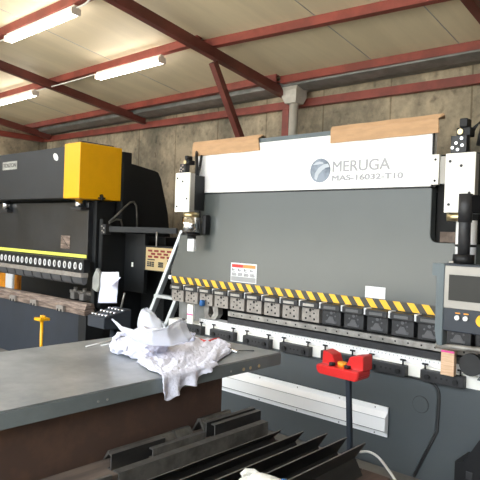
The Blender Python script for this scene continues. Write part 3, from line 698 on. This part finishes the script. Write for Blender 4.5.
crate(xc, xd, CY, CY+.3, zo+.002, zt_+.1, 'blue', 'crate', 'blue crate on top of the orange crate right of the white post', 'crates on the rack')
pw = (at(5.5, 275, Y=4.7).x, at(12.5, 275, Y=4.7).x)
tag(MB().box(pw[0], pw[1], 4.7, 4.74, 0, 1.2, .004).build('white_post', 'label'), 'short white post standing behind the black press brake bed', 'post')

# ------------------------------------------------------------------ ladder
LY = 3.86
LD = thing('step_ladder', (-4.6, LY, 0), 'aluminium ladder leaning in the gap between the two press brakes', 'ladder')
def L(px, py, y=LY): return at(px, py, Y=y)
def ext(a, b, z):
    t = (z-a.z)/(b.z-a.z); return a+(b-a)*t
r0a, r0b = L(178, 245, 3.90), L(152, 311, 3.82)
MB().bar(ext(r0a, r0b, 1.6), ext(r0a, r0b, 0), .04, .06, up=(0, 1, 0), b=.003).build('stile', 'alu', LD)
r1a, r1b = L(188, 265, 3.90), L(166, 322, 3.82)
r1a = r0a + (L(176, 302, 3.85)-L(155.5, 302, 3.85)); r1b = r0b + (L(176, 302, 3.85)-L(155.5, 302, 3.85))
MB().bar(ext(r1a, r1b, .97), ext(r1a, r1b, 0), .04, .06, up=(0, 1, 0), b=.003).build('stile', 'alu', LD)
for zz in (.93, .66, .39, .12):
    a_, b_ = ext(r0a, r0b, zz), ext(r1a, r1b, zz)
    MB().bar(a_-(b_-a_)*.08, b_+(b_-a_)*.05, .08, .03, b=.003).build('step', 'alu', LD)
MB().bar(L(169, 277, 3.85), L(175, 277, 3.85), .03, .04, b=.006).build('stile_bracket', 'label', LD)

# ------------------------------------------------------------------ table
TB = thing('work_table', (-2.78, 1.6, 0), 'large steel work table with grey top and brown side panel', 'table')
TX0, TX1, TY0, TY1 = -3.3, -2.24, .3, 2.916
MB().box(TX0, TX1-.004, TY0, TY1-.004, .842, .85, .002).build('table_top', 'table_top', TB)
e = MB(); e.box(TX0, TX1, TY0, TY1, .772, .8415, .002)
for yy in (1.55, 1.6, 2.45): e.tube([(TX1-.003, yy, .8), (TX1+.002, yy, .8)], .006, 8, mi=1)
for yy in (2.56, 2.62, 2.70): e.tube([(TX1-.003, yy, .795), (TX1+.0025, yy, .795)], .010, 10, mi=2)
e.build('edge_frame', ['table_edge', 'steel', 'brass'], TB)
MB().box(TX0+.08, -2.325, TY0+.08, 2.47, .02, .7715, .003).build('side_panel', 'rust', TB)

# ------------------------------------------------------------------ wrapping materials on the table
TZ = .852
# foam sheet spread flat with edge hanging over the table side
def cat(P, n):
    out = []
    for i in range(len(P)-1):
        for k in range(n):
            out.append(P[i].lerp(P[i+1], k/n))
    out.append(P[-1]); return out
A_ = [at(158, 368, Z=TZ), at(160, 352, Z=TZ), at(176, 340, Z=TZ), at(200, 333, Z=TZ)]      # left / back boundary
far = [at(150, 352, Z=TZ), at(170, 346, Z=TZ), at(195, 341, Z=TZ), at(218, 341, Z=TZ), at(230, 347, Z=TZ)]
near = [at(138, 362, Z=TZ), at(160, 376.5, Z=TZ), at(180, 372.8, Z=TZ), at(200, 368.5, Z=TZ), at(215, 363, Z=TZ), at(231, 352, Z=TZ)]
HP = [(0, 0), (.12, 0), (.17, .7), (.24, .98), (.36, .92), (.44, .72), (.52, .66), (.62, .30), (.72, .12), (.78, 0), (1, 0)]
def hangf(u):
    for (a_, b_), (c_, d_) in zip(HP, HP[1:]):
        if a_ <= u <= c_: return b_+(d_-b_)*(u-a_)/(c_-a_)
    return 0
def poly(P, u):
    x = u*(len(P)-1); i = min(int(x), len(P)-2); return P[i].lerp(P[i+1], x-i)
def sheetfn(u, v):
    p = poly(far, u).lerp(poly(near, u), min(v/.62, 1))
    lift = .008 + .018*abs(noise.noise(Vector((u*7, v*7, 3)))) + .012*abs(noise.noise(Vector((u*18, v*16, 9))))
    fold = .018*max(0, math.sin(u*16+v*4))
    p = Vector((p.x, p.y, TZ+lift+fold*.6))
    if v > .62:                                        # goes over the edge and hangs
        d = (v-.62)/.38; hang = hangf(u)
        q = poly(near, u)
        ext_ = Vector((TX1+.012, q.y-.02, TZ+.012)) if hang > .02 else q
        if hang > .02:
            hh = .135*hang*(.9+.3*noise.noise(Vector((u*12, 1, 1))))
            if d < .35: p = Vector((q.x, q.y, TZ+.012)).lerp(ext_, d/.35)+Vector((0, 0, lift*.6))
            else:
                e_ = (d-.35)/.65
                p = Vector((TX1+.014+.02*math.sin(u*40)*e_+.012, ext_.y+.02*e_*noise.noise(Vector((u*9, v*5, 2))), TZ+.01-e_*hh))
        else: p = Vector((q.x, q.y, TZ+.006))+ (q-poly(far, u)).normalized()*.03*d
    return p
g = MB().grid(sheetfn, 90, 60)
for v in g.bm.verts: v.co += noise.noise_vector(v.co*60)*.004
o = g.build('foam_sheet', 'plastic_white'); md = o.modifiers.new('t', 'SOLIDIFY'); md.thickness = .003; md.offset = 1
tag(o, 'white foam wrapping sheet spread on the table and hanging over its edge', 'packaging')
# crumpled film bag
def blob(cx, cy, cz, rx, ry, rz, amp, sc, m, name, lab, floor=TZ, seed=0, sub=5, cat_='packaging'):
    t = bmesh.new(); bmesh.ops.create_icosphere(t, subdivisions=sub, radius=1)
    for v in t.verts:
        n = v.co.copy(); d = 1+amp*noise.noise(n*sc+Vector((seed, 0, 0)))+amp*.7*(abs(noise.noise(n*sc*2.3+Vector((0, seed, 0))))-.2)+amp*.35*noise.noise(n*sc*5)
        v.co = Vector((cx+n.x*rx*d, cy+n.y*ry*d, max(floor+.001, cz+n.z*rz*d)))
    g = MB(); g._merge(t, 0, True)
    return tag(g.build(name, m), lab, cat_)
bc = at(147, 342, Z=TZ+.07)
def heap():
    g = MB()
    for (dx, dy, dz, rx, ry, rz, sd) in ((0, 0, .07, .12, .13, .085, 1), (-.09, -.10, .045, .09, .08, .055, 2), (.05, -.02, .085, .09, .10, .06, 3), (-.03, .08, .055, .10, .09, .07, 4), (.05, -.10, .03, .10, .07, .04, 5)):
        t = bmesh.new(); bmesh.ops.create_icosphere(t, subdivisions=5, radius=1)
        for v in t.verts:
            n = v.co.copy(); o_ = Vector((sd*7, sd*3, 0))
            r1 = 1-abs(noise.noise(n*1.6+o_))*2; r2 = 1-abs(noise.noise(n*3.4+o_))*2; r3 = 1-abs(noise.noise(n*8+o_))*2
            d = .80+.22*r1+.11*r2+.05*r3
            v.co = Vector((bc.x+dx+n.x*rx*d, bc.y+dy+n.y*ry*d, max(TZ+.001, TZ+dz+n.z*rz*d)))
        g._merge(t, 0, False)
    o = g.build('crumpled_film', 'plastic_white')
    md = o.modifiers.new('r', 'REMESH'); md.mode = 'VOXEL'; md.voxel_size = .006; md.use_smooth_shade = True
    return tag(o, 'crumpled heap of white bubble wrap lying on the grey table top', 'packaging')
heap()
b2 = at(120, 352, Z=TZ+.02)
# loose loops of film to the left and on top
def ribbon(pts, w, m, name, lab, wob=.01, n=10, cat_='packaging'):
    P = []
    pts = [Vector(p) for p in pts]
    for i in range(len(pts)-1):
        p0 = pts[max(i-1, 0)]; p1 = pts[i]; p2 = pts[i+1]; p3 = pts[min(i+2, len(pts)-1)]
        for k in range(n):
            u = k/n; P.append(.5*((2*p1)+(-p0+p2)*u+(2*p0-5*p1+4*p2-p3)*u*u+(-p0+3*p1-3*p2+p3)*u**3))
    P.append(pts[-1]); W = w if callable(w) else (lambda u: w)
    def fn(u, v):
        p = P[min(int(round(u*(len(P)-1))), len(P)-1)]
        return p+Vector((.02*noise.noise(p*9), wob*noise.noise(p*20), (v-.5)*W(u)+wob*noise.noise(Vector((u*9, v*4, 2)))))
    g = MB().grid(fn, len(P)-1, 8); o = g.build(name, m); md = o.modifiers.new('t', 'SOLIDIFY'); md.thickness = .004
    return tag(o, lab, cat_)
ys = bc.y
c1_ = at(115, 322, Z=1.0); 
def collar_fn(u, v):
    # crescent: top rim dips between two raised tips, lower rim buried in the film
    top = [at(113, 319, Y=bc.y-.10), at(121, 327, Y=bc.y-.16), at(135, 331, Y=bc.y-.20), at(152, 331.5, Y=bc.y-.17), at(168, 327, Y=bc.y-.08), at(180, 320, Y=bc.y+.06), at(186, 322, Y=bc.y+.14)]
    bot = [at(116, 322, Y=bc.y-.10), at(124, 334, Y=bc.y-.15), at(136, 341, Y=bc.y-.17), at(154, 346, Y=bc.y-.14), at(172, 346, Y=bc.y-.05), at(188, 342, Y=bc.y+.07), at(193, 337, Y=bc.y+.14)]
    return poly(top, u).lerp(poly(bot, u), v)+Vector((0, -.012*math.sin(v*math.pi), 0))+noise.noise_vector(Vector((u*7, v*3, 1)))*.006
g = MB().grid(collar_fn, 48, 10); rim = [collar_fn(k/48, 0) for k in range(49)]
g.tube(rim, .006, 8)
o = g.build('plastic_collar', 'film'); md = o.modifiers.new('t', 'SOLIDIFY'); md.thickness = .002
tag(o, 'curved translucent white plastic collar with raised tips, standing in the bubble wrap', 'packaging')
def bag_fn(u, v):
    a_ = u*2*math.pi; c = at(152, 332, Y=bc.y+.14); top = at(146, 308, Y=bc.y+.16)
    r = .085*(1-v)**.6+.018
    p = c.lerp(top, v)+Vector((r*math.cos(a_), r*.8*math.sin(a_), 0))
    return p+noise.noise_vector(p*16)*.018
g = MB().grid(bag_fn, 36, 18); 
o = g.build('film_peak', 'film'); tag(o, 'upright pointed piece of clear film rising behind the bubble wrap heap', 'packaging')
pp_ = [at(126, 334, Y=bc.y-.16), at(119, 334, Y=bc.y-.2), at(114, 339, Y=bc.y-.24), at(117, 346, Y=bc.y-.26), at(127, 349, Y=bc.y-.26)]
g = MB(); g.tube(cat([Vector(p) for p in pp_], 8), .013, 10); g.bmerge_noise(.012, 25)
tag(g.build('film_loop', 'plastic_white'), 'twisted loop of white film at the left of the bubble wrap heap', 'packaging')
pb = at(187, 340, Z=TZ+.03)
blob(pb.x, pb.y, TZ+.035, .05, .05, .042, .5, 2.6, 'paper', 'crumpled_paper', 'small crumpled ball of pale paper beside the red pliers', seed=9, sub=4, cat_='paper')
# zip ties
def tie(a, b, c, lab):
    tag(MB().tube([at(*a, Z=TZ+.004), at(*b, Z=TZ+.006), at(*c, Z=TZ+.004)], .004, 6).build('cable_tie', 'label'), lab, 'cable tie', 'white cable ties on the table')
tie((86, 346.5), (100, 343), (112, 340), 'white cable tie lying left of the film loop, upper one')
tie((101, 345.5), (109, 344), (117, 346), 'shorter white cable tie touching the film loop')
# pliers
pl0 = at(196, 338, Z=TZ+.012); pl1 = at(206, 342, Z=TZ+.012); pl2 = at(219, 339, Z=TZ+.012)
PR = thing('pliers', (pl1.x, pl1.y, TZ), 'pliers with red handles behind the foam sheet', 'pliers')
MB().tube(cat([pl0, at(200, 340, Z=TZ+.012), pl1], 5), .011, 10).build('handle', 'pedal_red', PR)
MB().tube(cat([at(209, 341.5, Z=TZ+.012), at(213, 340, Z=TZ+.012), pl2], 5), .011, 10).build('handle', 'pedal_red', PR)
MB().tube([at(205, 342.5, Z=TZ+.011), at(210, 342.5, Z=TZ+.011)], .009, 10).build('pivot', 'steel', PR)
# scriber
SC = thing('scriber', tuple(at(236, 352, Z=TZ)), 'small silver tool with long thin rod at the right end of the foam sheet', 'tool')
MB().tube([at(229, 349, Z=TZ+.012), at(238, 352.5, Z=TZ+.012)], .012, 12).build('tip', 'chrome', SC)
MB().tube([at(237, 350.5, Z=TZ+.008), at(254, 350.8, Z=TZ+.006)], .0035, 8).build('rod', 'steel_dark', SC)

# ------------------------------------------------------------------ red pedal stand
px = at(349, 385, Y=3.12)
PD = thing('foot_pedal_stand', (px.x, 3.12, 0), 'red two-sided switch box on a dark post in front of the grey press brake', 'switch')
A0 = at(318, 363, Y=3.08); A1 = at(365, 381, Y=3.08)
x0, x1 = A0.x+.018, at(361.5, 372, Y=3.08).x; zb = at(345, 378, Y=3.08).z
k = MB(); zb = .738
k.prism([(x0+.02, zb), (x1-.01, zb-.005), (x1+.005, zb+.02), (x1+.005, zb+.055), (x0, zb+.055), (x0, zb+.025)], 'Y', 3.03, 3.18, .006)
# two raised cheeks with sloping tops
k.prism([(x0, zb+.05), (x0+.10, zb+.05), (x0+.075, zb+.115), (x0+.012, zb+.135), (x0+.004, zb+.13)], 'Y', 3.10, 3.20, .003)
k.prism([(x1-.12, zb+.05), (x1+.005, zb+.05), (x1+.002, zb+.14), (x1-.02, zb+.142), (x1-.09, zb+.125)], 'Y', 3.09, 3.20, .003)
k.build('housing', 'pedal_red', PD)
k = MB(); k.tube([((x0+x1)/2-.005, 3.11, zb+.055), ((x0+x1)/2-.005, 3.11, zb+.08)], .03, 16); k.build('stop_button', 'orange', PD)
MB().tube([((x0+x1)/2+.05, 3.08, zb+.055), ((x0+x1)/2+.05, 3.08, zb+.072)], .02, 16).build('black_button', 'black', PD)
MB().tube([((x0+x1)/2-.06, 3.08, zb+.055), ((x0+x1)/2-.06, 3.08, zb+.072)], .02, 16).build('black_button', 'black', PD)
MB().bar((px.x-.005, 3.12, zb-.005), (px.x+.04, 3.12, .015), .03, .03, up=(0, 1, 0), b=.003).build('post', 'navy', PD)
MB().box(px.x-.2, px.x+.2, 2.95, 3.3, 0, .015, .003).build('base_plate', 'navy', PD)

# ------------------------------------------------------------------ low bench with steel sections
BT = .395
BN = thing('low_bench', (-1.9, 1.8, 0), 'low dark timber bench under the heap of steel sections', 'bench')
for i in range(6):
    xx = -2.30+i*.161
    MB().box(xx, xx+.157, .7, 2.68, BT-.06, BT, .004).build('plank', 'timber_dark', BN)
for yy in (.9, 1.75, 2.6): MB().box(-2.3, -1.34, yy-.05, yy+.05, BT-.15, BT-.0605, .004).build('bearer', 'timber_dark', BN)
for xx in (-2.25, -1.4):
    for yy in (.9, 2.6): MB().box(xx-.045, xx+.045, yy-.045, yy+.045, 0, BT-.151).build('leg', 'timber_dark', BN)
def chevron(X, zt, y0, y1, lab, m='section', up=.55, t=.009, lean=.058, grp='dark steel sections on the bench'):
    h = zt-BT-.001; zv = zt-h*up; zb = BT+.001
    e = MB()
    # "<" cross-section in XZ, extruded along Y; index 1 is the top edge, painted paler as lit
    P = [(X, zt), (X-lean, zv), (X-.012, zb), (X-.012-t, zb), (X-lean-t*1.25, zv), (X-t, zt)]
    e.prism(P, 'Y', y0, y1)
    for f in e.bm.faces:
        if f.normal.z > .0 and abs(f.calc_center_median().z-zt) < .001: f.material_index = 1
    return tag(e.build('steel_section', [m, 'section_edge']), lab, 'steel section', grp)
chevron(-1.970, .494, 1.05, 2.60, 'dark V-bent steel section next to the tallest flat-faced one, leftmost of the V row')
chevron(-1.817, .526, 1.05, 2.60, 'dark V-bent steel section, second from the left of the V row')
chevron(-1.665, .555, 1.15, 2.60, 'dark V-bent steel section in the middle of the V row')
chevron(-1.547, .564, 1.15, 2.60, 'dark V-bent steel section, second from the right, behind the pedal post')
chevron(-1.439, .565, 1.15, 2.60, 'dark V-bent steel section at the right end of the V row')
# timber block and plank stack at the left side of the bench
tag(MB().box(-2.305, -2.12, .7, 2.50, BT+.001, .492, .004).build('timber_beam', 'timber'), 'grey-brown dusty timber beam along the foot of the table', 'timber')
# flat faced channels
def channel(X, zt, zb, y0, y1, lab, m='section_light', dep=.045, t=.007, lean=.0):
    e = MB()
    P = [(X, zt), (X-lean, zb), (X-dep, zb), (X-dep, zb+t), (X-lean-t, zb+t), (X-t, zt-t), (X-dep, zt-t), (X-dep, zt)]
    e.prism(P, 'Y', y0, y1)
    for f in e.bm.faces:
        c_ = f.calc_center_median()
        if abs(c_.z-zt) < .002 or abs(c_.y-y0) < .001: f.material_index = 1
    return tag(e.build('steel_channel', [m, 'section_edge']), lab, 'steel channel', 'steel channels between bench and table')
channel(-2.065, .522, BT+.001, 1.55, 2.59, 'long flat-faced steel channel with a pale sawn front end', 'section_light')
channel(-2.13, .568, .4935, 2.22, 2.60, 'short dark steel channel at the far end of the heap', 'section', dep=.03)
channel(-2.175, .573, .4935, 2.20, 2.60, 'short black steel channel against the grey machine, farthest left', 'section', dep=.03)
channel(-2.135, .545, .4935, 1.80, 2.15, 'short brownish steel channel in the middle of the heap', 'section_light', dep=.03)
channel(-2.165, .568, .4935, 1.58, 1.90, 'dark steel channel with pale top edge, nearest the table panel', 'section', dep=.03)
channel(-2.10, .505, BT+.001, 1.05, 1.54, 'dusty low steel channel at the bottom of the picture', 'section_light', dep=.018)
def angle(X, zt, zb, w, y0, y1, lab):
    t = .008; e = MB()
    e.prism([(X-w, zb), (X-.012, zt), (X+.012, zt), (X+w, zb), (X+w-t, zb), (X, zt-t*1.6), (X-w+t, zb)], 'Y', y0, y1)
    for yy in (y0+(y1-y0)*.55, y0+(y1-y0)*.7):
        pass
    return tag(e.build('steel_angle', 'section_light'), lab, 'steel angle', 'roof-shaped steel angles by the table')
angle(-2.252, .547, .4935, .05, 1.63, 2.02, 'roof-shaped grey steel angle piece nearest the viewer, on the beam')
angle(-2.25, .552, .4935, .052, 2.03, 2.14, 'roof-shaped grey steel angle piece, short middle one')
angle(-2.255, .572, .4935, .055, 2.22, 2.46, 'roof-shaped grey steel angle piece with dark open front end, farthest')
# cotton glove
gl = at(253, 483, Z=.60)
def glove():
    base = Vector((gl.x, gl.y, .60)); g = MB()
    import mathutils
    def W(a, b, c): return base + Rv*a + Vector((-.669, .743, 0)).normalized()*b + Vector((0, 0, c))
    g.tube([W(.11, -.04, .0), W(.07, -.03, .005), W(.03, -.02, .008), W(.0, -.01, .006), W(-.015, -.005, .0)], .03, 14, radii=[.03, .036, .04, .036, .018])
    for (o_, l) in ((-.03, .075), (-.008, .085), (.014, .08), (.034, .06)):
        g.tube([W(.0, o_-.01, .002), W(-.03, o_-.01, .004), W(-.03-l*.3, o_-.012, -.002), W(-.03-l*.5, o_-.014, -.016)], .012, 10, radii=[.014, .0125, .012, .009])
    g.tube([W(.03, .02, .012), W(.0, .035, .03), W(-.03, .03, .034), W(-.048, .02, .024)], .012, 10, radii=[.016, .014, .013, .009])
    o = g.build('glove', 'glove', G); return o
G = thing('work_glove', (gl.x, gl.y, .566), 'white knitted work glove with blue cuff on the dark steel sections', 'glove')
glo = glove(); glo.name = 'glove_body'
md = glo.modifiers.new('r', 'REMESH'); md.mode = 'VOXEL'; md.voxel_size = .004
base = Vector((gl.x, gl.y, .60)) + Rv*.11 + Vector((-.669, .743, 0))*-.04
MB().tube([base, base+Rv*.02-Vector((0, 0, .002))], .033, 16).build('cuff', 'blue', G)
# white cable on the floor side of the bench
cable([at(360, 452, Y=3.3), at(369, 452, Y=3.25), at(378, 457, Y=3.2), at(387, 468, Y=3.1), at(396, 482, Y=3.0), at(402, 500, Y=2.95)], .008, 'floor_cable', 'cable', 'white cable curving beside the right end of the bench', 'cable')

# ------------------------------------------------------------------ light
wd = bpy.data.worlds.new('world'); scene.world = wd; wd.use_nodes = True
nt = wd.node_tree; bg = nt.nodes['Background']; bg.inputs[1].default_value = 1.0
tcw = nt.nodes.new('ShaderNodeTexCoord'); spw = nt.nodes.new('ShaderNodeSeparateXYZ'); nt.links.new(tcw.outputs['Generated'], spw.inputs[0])
rw = nt.nodes.new('ShaderNodeValToRGB'); ew = rw.color_ramp.elements
ew[0].position = .02; ew[0].color = (.62, .66, .68, 1); ew[1].position = .5; ew[1].color = (4.0, 4.4, 4.8, 1)
kw = ew.new(.2); kw.color = (2.0, 2.15, 2.25, 1)
nt.links.new(spw.outputs['Z'], rw.inputs[0]); nt.links.new(rw.outputs[0], bg.inputs[0])
sun = bpy.data.lights.new('sun', 'SUN'); sun.energy = 6.0; sun.angle = math.radians(1); sun.color = (1, .9, .76)
so = bpy.data.objects.new('sun', sun); C.objects.link(so)
d = Vector((-.18, .55, -1.0)); so.rotation_euler = d.to_track_quat('-Z', 'Y').to_euler()
vs = scene.view_settings; vs.view_transform = 'Standard'; vs.look = 'None'; vs.gamma = 1; vs.use_curve_mapping = False; vs.exposure = 1.1
for o in bpy.data.objects:
    if '_w' in o: del o['_w']
